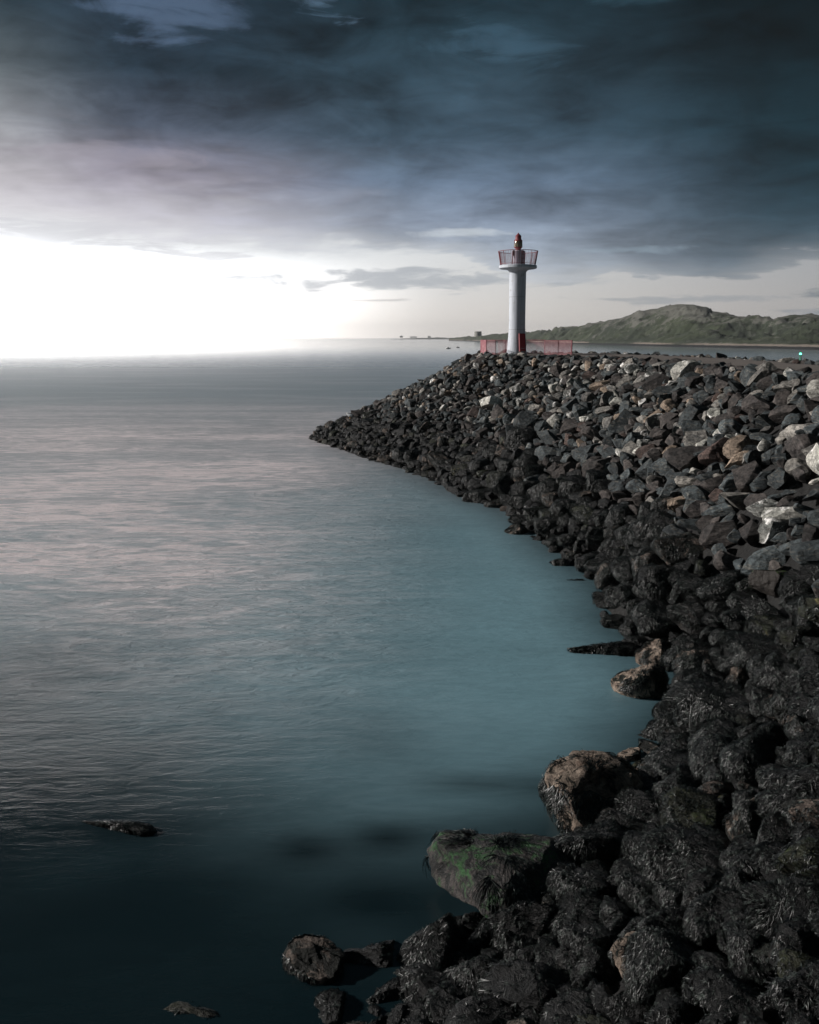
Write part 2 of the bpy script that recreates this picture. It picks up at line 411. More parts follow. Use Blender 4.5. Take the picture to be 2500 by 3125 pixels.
oi = E(E.nt.nodes.new('ShaderNodeObjectInfo').outputs['Random'])
nn = noise(geo(), 3.0, 4, .6); n2 = noise(geo(), 16.0, 3, .6)
put(mix(smooth(n2, .50, .66), mix(nn, '#010203', '#080c0c'), '#454c48'), p.inputs['Base Color'])  # pale flecks are frond highlights painted into the base colour
p.inputs['Roughness'].default_value = .38; p.inputs['Specular IOR Level'].default_value = .3
m_moss, p = newmat('green weed')
nn = noise(geo(), 5.0, 6, .7)
put(mix(nn, '#0f1a08', '#2f6a1c'), p.inputs['Base Color']); p.inputs['Roughness'].default_value = .6

# ------------------------------------------------------------------ rock prototypes (numpy)
def ico(sub):
    b = bmesh.new(); bmesh.ops.create_icosphere(b, subdivisions=sub, radius=1.0)
    V = np.array([v.co[:] for v in b.verts]); Fc = np.array([[v.index for v in f.verts] for f in b.faces]); b.free(); return V, Fc
ICO = {k: ico(k) for k in (2, 3, 4, 5)}
def rock_shape(seed, sub, cuts=11, rounder=0.0, nz=.05):
    r = np.random.default_rng(seed); V, Fc = ICO[sub]; V = V.copy()
    for _ in range(cuts):
        n = r.normal(size=3); n /= np.linalg.norm(n); d = r.uniform(.40, .74) + rounder
        s = V @ n; o = s > d
        V[o] -= np.outer(s[o] - d, n) * r.uniform(.95, 1.0)
    o = r.uniform(0, 50, 3)
    nrm = V / np.linalg.norm(V, axis=1)[:, None]
    q = [mnoise.fractal(Vector(x * 1.3 + o), .9, 2.2, 5) for x in V]
    q2 = [mnoise.noise(Vector(x * 6.0 + o)) for x in V]
    V += nrm * (np.array(q)[:, None] * nz * 1.6 + np.array(q2)[:, None] * nz * .45)
    if sub >= 4:
        ax = r.normal(size=3); ax /= np.linalg.norm(ax); ph = V @ ax * r.uniform(5, 9)
        st_ = np.array([mnoise.noise(Vector((p_, 1.7 + x[0] * .6, o[0]))) for p_, x in zip(ph, V)])
        V += nrm * (np.abs(st_)[:, None] * nz * .9)
    V *= np.array([1.0, r.uniform(.7, .95), r.uniform(.55, .85)]) / .8
    return V, Fc
NP = 16
hi = [rock_shape(100 + i, 5, 12, 0, .035) for i in range(NP)]
lo = [rock_shape(100 + i, 3, 12, 0, .03) for i in range(NP)]
vlo = [rock_shape(100 + i, 2) for i in range(NP)]
NW = 10
whi = [rock_shape(300 + i, 4, 8, .12, .10) for i in range(NW)]
wlo = [rock_shape(300 + i, 3, 8, .12, .11) for i in range(NW)]
wvlo = [rock_shape(300 + i, 2, 8, .12, .12) for i in range(NW)]
def rock_mesh(name, VF, mats):
    me = np_mesh(name, *VF); me.set_sharp_from_angle(angle=R(26))
    for m in mats: me.materials.append(m)
    return me
DRYME = [rock_mesh('boulder', v, (DRY[0],)) for v in hi]
WETME = [rock_mesh('weedy boulder', v, (WET[0],)) for v in whi]

def strands(V, tufts, per, seg, step, wid, seed, cover=.0, minz=-.25, lift=.03):
    """weed fronds hanging down over a rock given by verts V (star shaped about 0)"""
    r = np.random.default_rng(seed)
    Rr = np.linalg.norm(V, axis=1); U = V / Rr[:, None]
    off = Vector(r.uniform(0, 50, 3))
    roots = []
    while len(roots) < tufts:
        i = r.integers(len(V))
        if U[i, 2] < minz: continue
        if mnoise.noise(Vector(U[i] * 1.8) + off) < cover: continue
        roots.append(V[i])
    roots = np.repeat(np.array(roots), per, 0); n = len(roots)
    az = r.uniform(0, 2 * np.pi, n)
    u = roots / np.linalg.norm(roots, axis=1)[:, None]
    t1 = np.cross(u, [0.3, .1, 1.0]); t1 /= np.linalg.norm(t1, axis=1)[:, None]; t2 = np.cross(u, t1)
    d = t1 * np.cos(az)[:, None] + t2 * np.sin(az)[:, None]
    down = np.array([0, 0, -1.0]) + u * np.array([.5, .5, 0])
    d = d * .8 + down * .75 + u * .12
    pts = [roots + u * .01]; pos = pts[0].copy(); ln = r.uniform(.5, 1.25, n)[:, None] * step
    for k in range(seg):
        d = d + np.array([0, 0, -.26]) + r.normal(size=(n, 3)) * .13
        d /= np.linalg.norm(d, axis=1)[:, None]
        pos = pos + d * ln
        uu = pos / np.linalg.norm(pos, axis=1)[:, None]
        nb = np.concatenate([np.argmax(uu[s:s+2000] @ U.T, axis=1) for s in range(0, n, 2000)])
        rr = Rr[nb] + 1.5 * lift * (1 + .6 * np.sin(k * 1.3 + az))
        cur = np.linalg.norm(pos, axis=1); pos = uu * np.clip(cur, rr, rr + .08)[:, None]
        pts.append(pos.copy())
    Pn = np.stack(pts, 1)                                  # n, seg+1, 3
    tan = np.gradient(Pn, axis=1); un = Pn / np.linalg.norm(Pn, axis=2)[..., None]
    side = np.cross(tan, un); side /= np.linalg.norm(side, axis=2)[..., None] + 1e-9
    tw = un * r.uniform(-.45, .45, (n, 1, 1)); side = side + tw
    w = wid * np.linspace(1, .35, seg + 1)[None, :, None] * r.uniform(.6, 1.3, (n, 1, 1))
    A = Pn - side * w; B = Pn + side * w
    VV = np.stack([A, B], 2).reshape(-1, 3)
    base = (np.arange(n) * (seg + 1) * 2)[:, None]; kk = (np.arange(seg) * 2)[None, :]
    a0 = (base + kk).ravel()
    return VV, np.stack([a0, a0 + 1, a0 + 3, a0 + 2], 1)
WSTR = []
for i in range(NW):
    sv, sf = strands(whi[i][0], 420, 8, 6, .075, .0055, 900 + i, cover=(-.9, -.15, -.3, -.9, -.05, -.9, -.25, -.9, -.9, 0)[i])
    me = np_mesh('seaweed', sv, sf); me.materials.append(m_weed); WSTR.append(me)
WSLO = [strands(wlo[i][0], 90, 5, 3, .12, .014, 950 + i, cover=-.4) for i in range(NW)]
WSNR = [strands(wlo[i][0], 170, 6, 5, .09, .0085, 940 + i, cover=-.5) for i in range(NW)]
WSVL = [strands(wlo[i][0], 26, 4, 2, .2, .03, 970 + i, cover=-.4) for i in range(NW)]

# ------------------------------------------------------------------ scatter positions
def in_cone(x, y, m=0.0): return y > 3 and abs(x / y) < .50 + m
def wz(y): return 2.5 + 1.7 * min(1, max(0, (30 - y) / 16))
special = []      # (x, y, r) keep-out discs
cell = {}; placed = []
def ok(x, y, r, f):
    cx, cy = int(x // 2), int(y // 2)
    for i in range(cx - 2, cx + 3):
        for j in range(cy - 2, cy + 3):
            for (a_, b_, c_) in cell.get((i, j), ()):
                if (x - a_) ** 2 + (y - b_) ** 2 < (f * (r + c_)) ** 2: return False
    return True
def add(x, y, r): cell.setdefault((int(x // 2), int(y // 2)), []).append((x, y, r))

# special boulders: (zoom x of centre, zoom y of base-centre, width zoom px, aspect xyz, rz, seed, mat, weed cover, label, category)
SP = [
 (1222, 1722, 245, (1, .9, .66), .5, 301, 'W4', .02, 'big tan pitted boulder with patchy black weed jutting into the water', .35),
 (1045, 1880, 300, (1, .95, .5), -.2, 305, 'MOSS', .42, 'broad flat topped boulder with bright green weed along its upper edge', .45),
 (1240, 1822, 190, (1, .8, .7), .2, 303, 'W0', -.9, 'blocky weed hung boulder with a small white corner beside the flat green topped one', -.1),
 (1346, 1455, 118, (1, .8, .70), -.4, 307, 'W4', .15, 'lone pitted tan boulder standing off the shore in milky water', .25),
 (1275, 1372, 150, (1, .5, .36), -.06, 309, 'W0', -.9, 'long low black weedy rock pointing out into the water', -.3),
 (1385, 1382, 95, (1, .8, .7), .6, 302, 'W4', .1, 'tan pitted boulder at the root of the long low weedy rock', -.2),
 (1327, 1592, 62, (1, .8, .85), .3, 304, 'W4', .3, 'small pale rock at the water edge with weed on its back', -.2),
 (1376, 1580, 62, (1, .7, .6), -.5, 306, 'W1', .25, 'small streaky pale rock just inland of the small pale waterside rock', -.1),
 (652, 2040, 135, (.95, .9, 1.1), 2.4, 304, 'W1', .05, 'pointed boulder with a tan ridge standing in black water, leftmost of the pair', -.45),
 (778, 2010, 125, (1, .9, .8), -.7, 302, 'W0', -.05, 'rounded black boulder with a pale left tip beside the pointed one', -.5),
 (408, 2120, 150, (1, .8, .4), .1, 306, 'W3', -.02, 'low dim greenish rock at the bottom edge of the water', -.35),
 (252, 1742, 165, (1, .33, .3), -.28, 309, 'W0', -.6, 'isolated long black reef rock breaking the open water at the left', -.28),
 (560, 2128, 80, (1, .8, .5), .7, 307, 'W0', -.5, 'low black weedy hump between the greenish rock and the shore', -.3),
 (700, 2125, 95, (1, .8, .6), 1.7, 303, 'W0', -.5, 'black rock at the bottom edge below the pointed boulder', -.25),
 (822, 2095, 90, (1, .8, .7), .4, 309, 'W2', -.3, 'dark rounded rock at the bottom edge under the rounded black boulder', -.2),
 (905, 2010, 150, (.9, .9, .95), .2, 307, 'W0', -.9, 'tall shaggy weed covered boulder just right of the rounded black one', -.2),
 (1305, 1650, 110, (1, .8, .6), .2, 304, 'W4', .1, 'tan boulder patch with dark pits just above the big tan pitted boulder', -.1),
 (1640, 1225, 110, (1, .85, .62), .2, 103, 'GREEN', None, 'dark boulder with a bright green algae cap on the right slope', -.1),
 (1655, 1085, 100, (1.1, .7, .45), -.3, 106, 'D6', None, 'long white topped boulder near the right edge of the slope', 0),
 (1625, 1125, 75, (1, .9, .8), .5, 109, 'D4', None, 'mottled white and brown boulder just below the long white topped one', 0),
 (1168, 826, 38, (1, .9, .8), .4, 112, 'D6', None, 'small chalky white boulder high on the slope right below the lighthouse fence', 0),
 (1034, 852, 60, (1.15, .8, .6), .1, 105, 'D6', None, 'large cream boulder below and left of the lighthouse', 0),
 (1416, 862, 52, (1, .8, .7), .2, 108, 'D3', None, 'smooth pinkish tan boulder upper middle of the slope', 0),
 (1606, 945, 42, (1, .9, .85), .2, 102, 'D6', None, 'round chalk white boulder on the right of the slope', 0),
 (1510, 872, 40, (1, .8, .7), .9, 107, 'D6', None, 'pale grey blocky boulder beneath the roadway edge', 0),
 (1330, 2015, 130, (1, .9, .5), .4, 301, 'W4', .2, 'weed fringed boulder with a bare tan top low in the corner', -.1),
 (1115, 905, 62, (1, .9, 1.05), .8, 111, 'D0', None, 'dark pointed boulder with a pale lit crest in the middle slope', 0),
 (1090, 1120, 60, (1, .8, .6), .8, 302, 'W1', .1, 'low waterline rock with a tan face at the first inlet', -.2),
 (1190, 1188, 70, (1, .8, .55), .2, 303, 'W2', .0, 'dark rock standing out in the water off the second inlet', -.3),
 (1205, 1222, 62, (1, .45, .28), .0, 309, 'W0', -.9, 'flat black weedy ledge barely above water below the second inlet', -.25),
 (1430, 1065, 60, (1, .9, .7), .3, 304, 'D3', None, 'squat tan boulder above the weed line', 0),
]
def make_rock(label, kindname, me, loc, rot, sc, mat, seedweed=None, group=None, cat='boulder', weedme=None, moss=None):
    o = bpy.data.objects.new(kindname, me); COL.objects.link(o)
    o.location = loc; o.rotation_euler = rot; o.scale = sc
    o.material_slots[0].link = 'OBJECT'; o.material_slots[0].material = mat
    tag(o, label, cat, group)
    if weedme is not None:
        w = bpy.data.objects.new('seaweed', weedme); COL.objects.link(w); w.parent = o
    return o
m_slab, p = newmat('weedy slab rock')
co = geo(); n1 = noise(co, 1.4, 7, .65, .5); n2 = noise(co, 9, 6, .7); nx = sep(geo('Normal'))[2]
n4 = noise(co, 5.0, 6, .75, .6)
cb = mix(smooth(n4 * .7 + n1 * .3, .47, .54), '#070908', '#423c3a')
cb = mix(smooth(noise(vadd(co, (3, 9, 1)), 1.5, 8, .8, .3) + (n4 - .5) * .5, .52, .60) * .85, cb, '#1f5522')
put(cb, p.inputs['Base Color']); p.inputs['Roughness'].default_value = .6
put(bump(n1 + n2 * .6, .9, .2), p.inputs['Normal'])
m_cap, p = newmat('algae capped rock')
pz = sep(geo('Normal'))[2]; n1 = noise(geo(), 2.4, 7, .65, .3)
cb = mix(smooth(pz + (n1 - .5) * 2.2, .62, .85), '#241f1b', '#39511a')
put(cb, p.inputs['Base Color']); p.inputs['Roughness'].default_value = .75
put(bump(n1, .7, .15), p.inputs['Normal'])
for i, (X, Y, w, asp, rz, seed, mat, cov, lab, dz_) in enumerate(SP):
    g_ = ground_at(X * 1.4493, Y * 1.4493)
    dist_ = g_.y; r = w * 1.4493 / F * dist_ * math.hypot(1, (Y * 1.4493 - HZ) / F) / 2
    wet = seed >= 300
    VV, FF = rock_shape(seed, 5, 6 if mat == 'MOSS' else 8 if wet else 10, .22 if mat == 'MOSS' else .05 if wet else 0, .07 if wet else .045)
    VV = VV / np.abs(VV).max(0) * np.array(asp)
    if mat == 'MOSS':       # flat top
        zt = .30; o_ = VV[:, 2] > zt; VV[o_, 2] = zt + (VV[o_, 2] - zt) * .18
    mm = {'MOSS': m_slab, 'GREEN': m_cap}.get(mat) or (WET[int(mat[1])] if mat[0] == 'W' else DRY[int(mat[1])])
    me = rock_mesh('boulder', (VV, FF), (mm,))
    o = make_rock(lab, 'weedy_boulder' if wet else 'boulder', me, (g_.x, g_.y, g_.z + r * asp[2] * .25 + dz_ * .6), (0, 0, rz), (r, r, r), mm, cat='weedy boulder' if wet else 'boulder')
    if cov is not None:
        sv, sf = strands(VV, 300 if r > .6 else 160, 8, 5, .065, .0058 if r > .6 else .008, seed + 3000 + i, cover=cov, minz=-.1, lift=.02)
        wm = np_mesh('seaweed', sv, sf); link('seaweed', wm, o, (m_weed,))
    add(g_.x, g_.y, r * .95)

dry, wetl = [], []
bands = [(.86, .78, 300), (.68, .74, 1500), (.52, .70, 7000), (.42, .66, 14000), (.28, .60, 24000)]
xmin, xmax, ymin, ymax = -12, 34, 5, 104
for rb, f, tries in bands:
    X = rng.uniform(xmin, xmax, tries * 2); Y = rng.uniform(ymin, ymax, tries * 2)
    Pn = np.stack([X, Y], 1); Z = hgt(Pn); wd = pdist(Pn, WL); cdd = pdist(Pn, CR)
    for x, y, z, w_, c_ in zip(X, Y, Z, wd, cdd):
        if w_ < .12 or c_ > .7 or not in_cone(x, y, .12): continue
        if x > 26: continue
        r = rb * random.uniform(.78, 1.2)
        if y > 48: r *= 1 - .28 * min(1, (y - 48) / 22)
        if y < 24: r *= .62 + .38 * max(0, y - 10) / 14
        if c_ > -.8 and r > .6: r *= .6
        if w_ < r * (.75 if y < 40 else .35): continue
        if not ok(x, y, r, f): continue
        add(x, y, r)
        rec = (x, y, float(z), r, float(w_), float(c_))
        lim = wz(y) + 1.1 * mnoise.noise(Vector((x * .35, y * .35, 3)))+ .8 * mnoise.noise(Vector((x * 1.4, y * 1.4, 9)))
        (wetl if z < lim else dry).append(rec)
def size_key(q): 
    x, y, z, r = q[:4]
    d_ = math.hypot(math.hypot(x, y), H - z)
    u_ = abs(x / y); infr = u_ < .47
    dn = (H - z) / y < .80
    back = 1 if q[0] < 17.5 else .3
    return (r / d_) * (1 if infr and dn else .02) * back
dry.sort(key=size_key, reverse=True); wetl.sort(key=size_key, reverse=True)
ND, NWT = 270, 250
def zone(x, y, z):
    u_ = x / y; dd = math.hypot(x, y)
    if y > 62: return ('on the head of the breakwater below the lighthouse' if u_ < .16 else 'near the roadway edge right of the lighthouse')
    if z > 6: return 'along the top of the slope' + (' by the right edge' if u_ > .36 else ' under the roadway')
    hz_ = 'at the right edge' if u_ > .38 else ('right of centre' if u_ > .26 else 'towards the water')
    band = 'in the upper slope' if y > 40 else ('in the middle slope' if y > 27 else 'in the lower slope')
    return band + ' ' + hz_
def sname(r): return 'small' if r < .5 else ('medium' if r < .8 else 'large')
def shp(sz): return 'slab like' if sz < .72 else ('blocky' if sz > .92 else 'angular')
SB = {'dry': ([], [], [], []), 'wet': ([], [], [], []), 'str': ([], [], [], [])}
cnt = {'dry': 0, 'wet': 0, 'str': 0}
def push(key, V, Fc, M, mi, rv):
    VV = V @ M[:3, :3].T + M[:3, 3]
    a_, b_, c_, d_ = SB[key]
    a_.append(VV); b_.append(Fc + cnt[key]); c_.append(np.full(len(Fc), mi)); d_.append(np.full(len(VV), rv)); cnt[key] += len(VV)
for i, (x, y, z, r, w_, c_) in enumerate(dry):
    mi = int(rng.choice(7, p=np.array(DRYW) / sum(DRYW)))
    if z < wz(y) + 1.0 and mi > 1 and random.random() < .8: mi = random.choice((0, 0, 1))
    rot = (random.uniform(-.6, .6), random.uniform(-.6, .6), random.uniform(0, 6.28))
    sc = (r * random.uniform(.95, 1.3), r * random.uniform(.85, 1.1), r * random.uniform(.75, 1.1))
    zc = z + r * random.uniform(-.05, .22) - (.15 if c_ > -.4 else 0)
    k = random.randrange(NP)
    if i < ND:
        make_rock(f'{sname(r)} {shp(sc[2]/r)} {TONE[mi]} boulder {zone(x, y, z)}', 'boulder', DRYME[k], (x, y, zc), rot, sc, DRY[mi], group='bare boulders piled on the breakwater')
    else:
        M = np.array(Matrix.LocRotScale(Vector((x, y, zc)), __import__('mathutils').Euler(rot), Vector(sc)))
        V, Fc = (lo if math.hypot(x, y) < 55 and r > .4 else vlo)[k]
        push('dry', V, Fc, M, mi, random.random())
for i, (x, y, z, r, w_, c_) in enumerate(wetl):
    mi = int(rng.choice(5, p=WETW))
    rot = (random.uniform(-.15, .15), random.uniform(-.15, .15), random.uniform(0, 6.28))
    sc = (r * random.uniform(.95, 1.25), r * random.uniform(.85, 1.1), r * random.uniform(.8, 1.15))
    zc = z + r * random.uniform(0, .2) - (.2 if w_ < .6 else 0)
    k = random.randrange(NW)
    if i < NWT:
        bare = k in (1, 2, 4, 6, 9)
        cover = 'patched with weed' if bare else 'shaggy with weed'
        place = ('touching water' if w_ < 1.3 else ('just above water' if w_ < 2.8 else 'above others'))
        far_ = ('in the bottom corner' if y < 13 else 'in the near foreground' if y < 20 else 'on the middle shore' if y < 32 else 'on the far shore')
        side = ' near right edge' if x / y > .36 else ''
        make_rock(f'{sname(r)} {WTONE[mi]} boulder {cover} {far_} {place}{side}'.replace('tan flecked','tan').replace('green tinged','greenish').replace('dark brown','brown'), 'weedy_boulder', WETME[k], (x, y, zc), rot, sc, WET[mi], group='seaweed covered boulders along the waterline', cat='weedy boulder', weedme=WSTR[k])
    else:
        M = np.array(Matrix.LocRotScale(Vector((x, y, zc)), __import__('mathutils').Euler(rot), Vector(sc)))
        near = math.hypot(x, y) < 45
        nr_ = math.hypot(x, y) < 19
        V, Fc = (wlo if near else wvlo)[k]
        push('wet', V, Fc, M, mi, random.random())
        V, Fc = (WSNR if nr_ else WSLO if near else WSVL)[k]
        push('str', V, Fc, M, 0, 0.0)
def stuff(key, name, mats, label, sm=26):
    a_, b_, c_, d_ = SB[key]
    me = np_mesh(name, np.concatenate(a_), np.concatenate(b_), mi=np.concatenate(c_))
    if sm: me.set_sharp_from_angle(angle=R(sm))
    at = me.attributes.new('rnd', 'FLOAT', 'POINT'); at.data.foreach_set('value', np.concatenate(d_).astype(np.float32))
    tag(link(name, me, None, mats), label, 'rocks' if key != 'str' else 'seaweed', kind='stuff')
stuff('dry', 'rocks', DRY, 'mass of smaller bare armour stones filling the breakwater slope')
stuff('wet', 'weedy_rocks', WET, 'mass of smaller black weedy rocks along the tide line')
stuff('str', 'seaweed', (m_weed,), 'black seaweed fronds hanging over the smaller tide line rocks', 0)
print('rocks', len(dry), len(wetl), cnt)

# ------------------------------------------------------------------ lighthouse
TY = 82.5; tb = at_y(1577, 1081, TY); TX = tb.x
TZ = DECK; U = 1 / 4.3125 / F * TY        # metres per crop px
m_white, p = newmat('painted concrete')
o_ = tex(); ox, oy, oz = sep(o_)
st = noise(vmul(o_, (5, 5, .35)), 1.6, 7, .65); ng = noise(o_, 2.0, 8, .7)
cw = mix(smooth(st, .45, .68) * .5, '#c3c9d2', '#838b90')
cw = mix(smooth(ng, .60, .66) * .5, cw, '#9a9890')
for zj in (5.25, 2.3): cw = mix(smooth(E.m('ABSOLUTE', oz - zj + (noise(o_, 3.0) - .5) * .03), .022, .012) * .7, cw, '#6f6f6b')
cw = mix(smooth(noise(vadd(o_, (9, 1, 4)), 9.0, 3, .5), .69, .71) * smooth(oz, 2.3, 2.0) * .7, cw, '#55555c')
put(cw, p.inputs['Base Color']); p.inputs['Roughness'].default_value = .6; put(bump(ng, .2, .02), p.inputs['Normal'])
m_red, p = newmat('weathered red paint')
n1 = noise(tex(), 3.0, 8, .7)
put(mix(smooth(n1, .45, .7), '#7c3238', '#935458'), p.inputs['Base Color']); p.inputs['Roughness'].default_value = .55
m_door, p = newmat('red door with graffiti')
n1 = noise(tex(), 5.0, 6, .7); n2 = voro(tex(), 7.0)
cdr = mix(smooth(n1, .55, .6) * .35, '#8d1222', '#6a0f1c'); cdr = mix(smooth(n2, .13, .09), cdr, '#d8c8c8')
put(cdr, p.inputs['Base Color']); p.inputs['Roughness'].default_value = .5
m_drum = plain('weathered grey mauve boards', '#c6c1cc', .7, scale=4)
m_dark = plain('dark metal', '#2c2a2e', .5)
m_glass, p = newmat('lantern glass'); p.inputs['Base Color'].default_value = lin('#a79c86'); p.inputs['Roughness'].default_value = .12; p.inputs['Metallic'].default_value = .35
m_rust = plain('rust', '#8a6238', .8)
lh = empty('lighthouse', (TX, TY, TZ))
tag(lh, 'white round concrete lighthouse with red railed gallery and red lantern', 'lighthouse')
MB().lathe([(.925, -1.0), (.925, 0), (.88, .6), (.82, 1.4), (.775, 2.1), (.755, 2.5), (.748, 3.5), (.75, 5.2), (.758, 6.6), (.76, 7.45), (.80, 7.56), (.90, 7.66), (1.08, 7.74)], 64).build('shaft', m_white, lh, True)
MB().lathe([(1.08, 7.742), (1.60, 7.80), (1.71, 7.84), (1.725, 7.87), (1.725, 8.07), (1.70, 8.10), (.5, 8.11)], 64).build('gallery_deck', m_white, lh, True, 25)
dr = MB().lathe([(.60, 8.112), (.60, 9.40), (.57, 9.44), (.20, 9.46)], 48)
for k in range(40):
    t = 2 * math.pi * k / 40; dr.box((.607 * math.cos(t), .607 * math.sin(t), 8.76), (.03, .02, 1.24), Matrix.Rotation(t, 4, 'Z'))
drum = dr.build('upper_drum', m_drum, lh)
rl = MB(); n = 66
for k in range(n):
    t = 2 * math.pi * k / n; c0, s0 = math.cos(t), math.sin(t)
    rl.bar((1.61 * c0, 1.61 * s0, 8.18), (1.80 * c0, 1.80 * s0, 9.36), .014, 4)
for rr_, zz_, th in ((1.805, 9.37, .026), (1.635, 8.22, .018)):
    pts_ = [(rr_ * math.cos(2*math.pi*k/64), rr_ * math.sin(2*math.pi*k/64), zz_) for k in range(65)]
    for A, B in zip(pts_, pts_[1:]): rl.bar(A, B, th, 6)
for k in range(12):
    t = 2 * math.pi * k / 12 + .1; c0, s0 = math.cos(t), math.sin(t)
    rl.bar((1.59 * c0, 1.59 * s0, 8.08), (1.80 * c0, 1.80 * s0, 9.37), .024, 6)
rl.build('railing', m_red, lh)
ladder = MB()
for zz_ in (8.33, 8.72, 9.08): ladder.box((.40, -.56, zz_), (.50, .03, .035), Matrix.Rotation(.55, 4, 'Z'))
for q in (-.22, .22): ladder.bar((.40 + q * .85, -.58 + q * .5, 8.15), (.40 + q * .85, -.58 + q * .5, 9.4), .018)
ladder.build('ladder', m_dark, lh)
MB().box((-.52, -1.05, 9.13), (.17, .12, .5)).box((-.48, -1.1, 8.75), (.06, .06, .25)).bar((-.72, -1.3, 8.1), (-.66, -1.3, 8.8), .03).build('control_box', m_dark, lh)
lan = MB().lathe([(.25, 9.46), (.24, 9.60), (.37, 9.72), (.375, 9.76)], 24).build('lantern', m_red, lh, True)
MB().lathe([(.35, 9.762), (.365, 9.9), (.365, 10.15), (.34, 10.26)], 24).build('lantern_glass', m_glass, lan, True)
bars = MB()
for k in range(8):
    t = 2*math.pi*k/8; t2 = t + math.pi/8
    bars.bar((.375*math.cos(t), .375*math.sin(t), 9.76), (.365*math.cos(t2), .365*math.sin(t2), 10.27), .018)
    bars.bar((.375*math.cos(t+math.pi/4), .375*math.sin(t+math.pi/4), 9.76), (.365*math.cos(t2), .365*math.sin(t2), 10.27), .018)
bars.build('glazing_bars', m_dark, lan)
MB().lathe([(.37, 10.262), (.38, 10.33), (.33, 10.42), (.27, 10.45), (.27, 10.72), (.285, 10.73), (.25, 10.78), (.06, 10.98), (.02, 11.05)], 24).build('lantern_cap', m_red, lan, True, 30)
# red door and small hatch, standing just proud of the curved wall
def on_shaft(name, mat, ang_, z0, z1, w, rad_, dep, tilt=0.0):
    M = Matrix.Rotation(ang_, 4, 'Z')
    c0 = M @ Vector((0, -rad_, (z0 + z1) / 2))
    return MB().box(c0, (w, dep, z1 - z0), M @ Matrix.Rotation(tilt, 4, 'X')).build(name, mat, lh, bevel=.01)
door = on_shaft('door', m_door, R(28), .33, 1.88, .58, .835, .16, R(-4))
M = Matrix.Rotation(R(28), 4, 'Z')
fr = MB()
for q in (-.31, .31): fr.box(M @ Vector((q, -.84, 1.1)), (.04, .18, 1.62), M @ Matrix.Rotation(R(-4), 4, 'X'))
fr.box(M @ Vector((0, -.79, 1.91)), (.66, .17, .05), M)
fr.build('door_frame', m_red, door)
MB().box(M @ Vector((.30, -.95, .85)), (.06, .08, .16), M).build('handle', m_red, door)
sg = MB()
for q in (-.25, .25): sg.box(M @ Vector((q, -.94, .2)), (.05, .05, .3), M)
sg.build('door_step_bracket', m_rust, lh)
gr = MB()      # pale scrawl on the lower door
random.seed(3)
prev = None
for k in range(14):
    q = M @ Vector((-.2 + k * .03, -.955, .55 + .06 * math.sin(k * 2.1) + .02 * random.random()))
    if prev: gr.bar(prev, q, .008, 4)
    prev = q
gr.build('graffiti', plain('pale spray paint', '#e6dcdc'), door)
hf = MB(); M2 = Matrix.Rotation(R(27), 4, 'Z')
for q, z_, w_, h_ in ((-.10, 7.17, .03, .28), (.10, 7.22, .03, .17), (0, 7.30, .22, .03), (0, 7.14, .2, .03)): hf.box(M2 @ Vector((q, -.765, z_)), (w_, .03, h_), M2)
hf.build('hatch_frame', plain('stained grey', '#8d9494'), lh)

# ------------------------------------------------------------------ red fences round the lighthouse platform
MB().lathe([(3.3, -.4), (3.3, .0), (3.25, .06), (.5, .07)], 48).build('lighthouse_plinth', m_deck).location = (TX + .4, TY + 1.2, DECK)
tag(bpy.data.objects['lighthouse_plinth'], 'low round concrete plinth under the lighthouse', 'plinth')
m_fence, p = newmat('faded red fence paint')
n1 = noise(tex(), 2.0, 7, .7)
put(mix(smooth(n1, .4, .7), '#94505a', '#b98288'), p.inputs['Base Color']); p.inputs['Roughness'].default_value = .55
def fence(label, segs, z0=8.0, h=1.35, sp=.105):
    r0 = empty('fence', (segs[0][0][0], segs[0][0][1], z0)); tag(r0, label, 'fence', 'red steel fences round the lighthouse')
    base = Vector((segs[0][0][0], segs[0][0][1], 0))
    for (A, B) in segs:
        A = Vector((*A, 0)) - base; B = Vector((*B, 0)) - base; d_ = B - A; L = d_.length
        pn = MB(); k = int(L / sp); up = Vector((0, 0, 1))
        for i_ in range(1, k): 
            q = A + d_ * i_ / k; pn.bar(q + up * .08, q + up * (h - .03), .023, 4)
        pn.bar(A + up * .08, B + up * .08, .022, 4); pn.bar(A + up * (h - .03), B + up * (h - .03), .03, 4)
        pn.build('fence_panel', m_fence, r0)
        for q in (A, B): MB().bar(q - up * .3, q + up * (h + .02), .04, 6).build('post', m_fence, r0)
    return r0
def fx(cx, Y): return at_y(1420 + cx / 4.3125, 1060, Y).x
fence('red barred fence of three bays left of the lighthouse base', [((fx(222, 81), 82.5), (fx(285, 80), 80.4)), ((fx(285, 80), 80.4), (fx(400, 79.8), 79.8)), ((fx(400, 79.8), 79.8), (fx(522, 79.6), 79.6))])
fence('faded red fence behind the lighthouse, set further back', [((fx(525, 84.5), 84.5), (fx(800, 85.5), 85.5)), ((fx(800, 85.5), 85.5), (fx(1045, 85), 85))])
fence('red barred fence of two bays at the right of the lighthouse', [((fx(1045, 81), 81), (fx(1225, 80), 80)), ((fx(1225, 80), 80), (fx(1405, 79), 79)), ((fx(1405, 79), 79), (fx(1400, 84), 84))], 7.95)

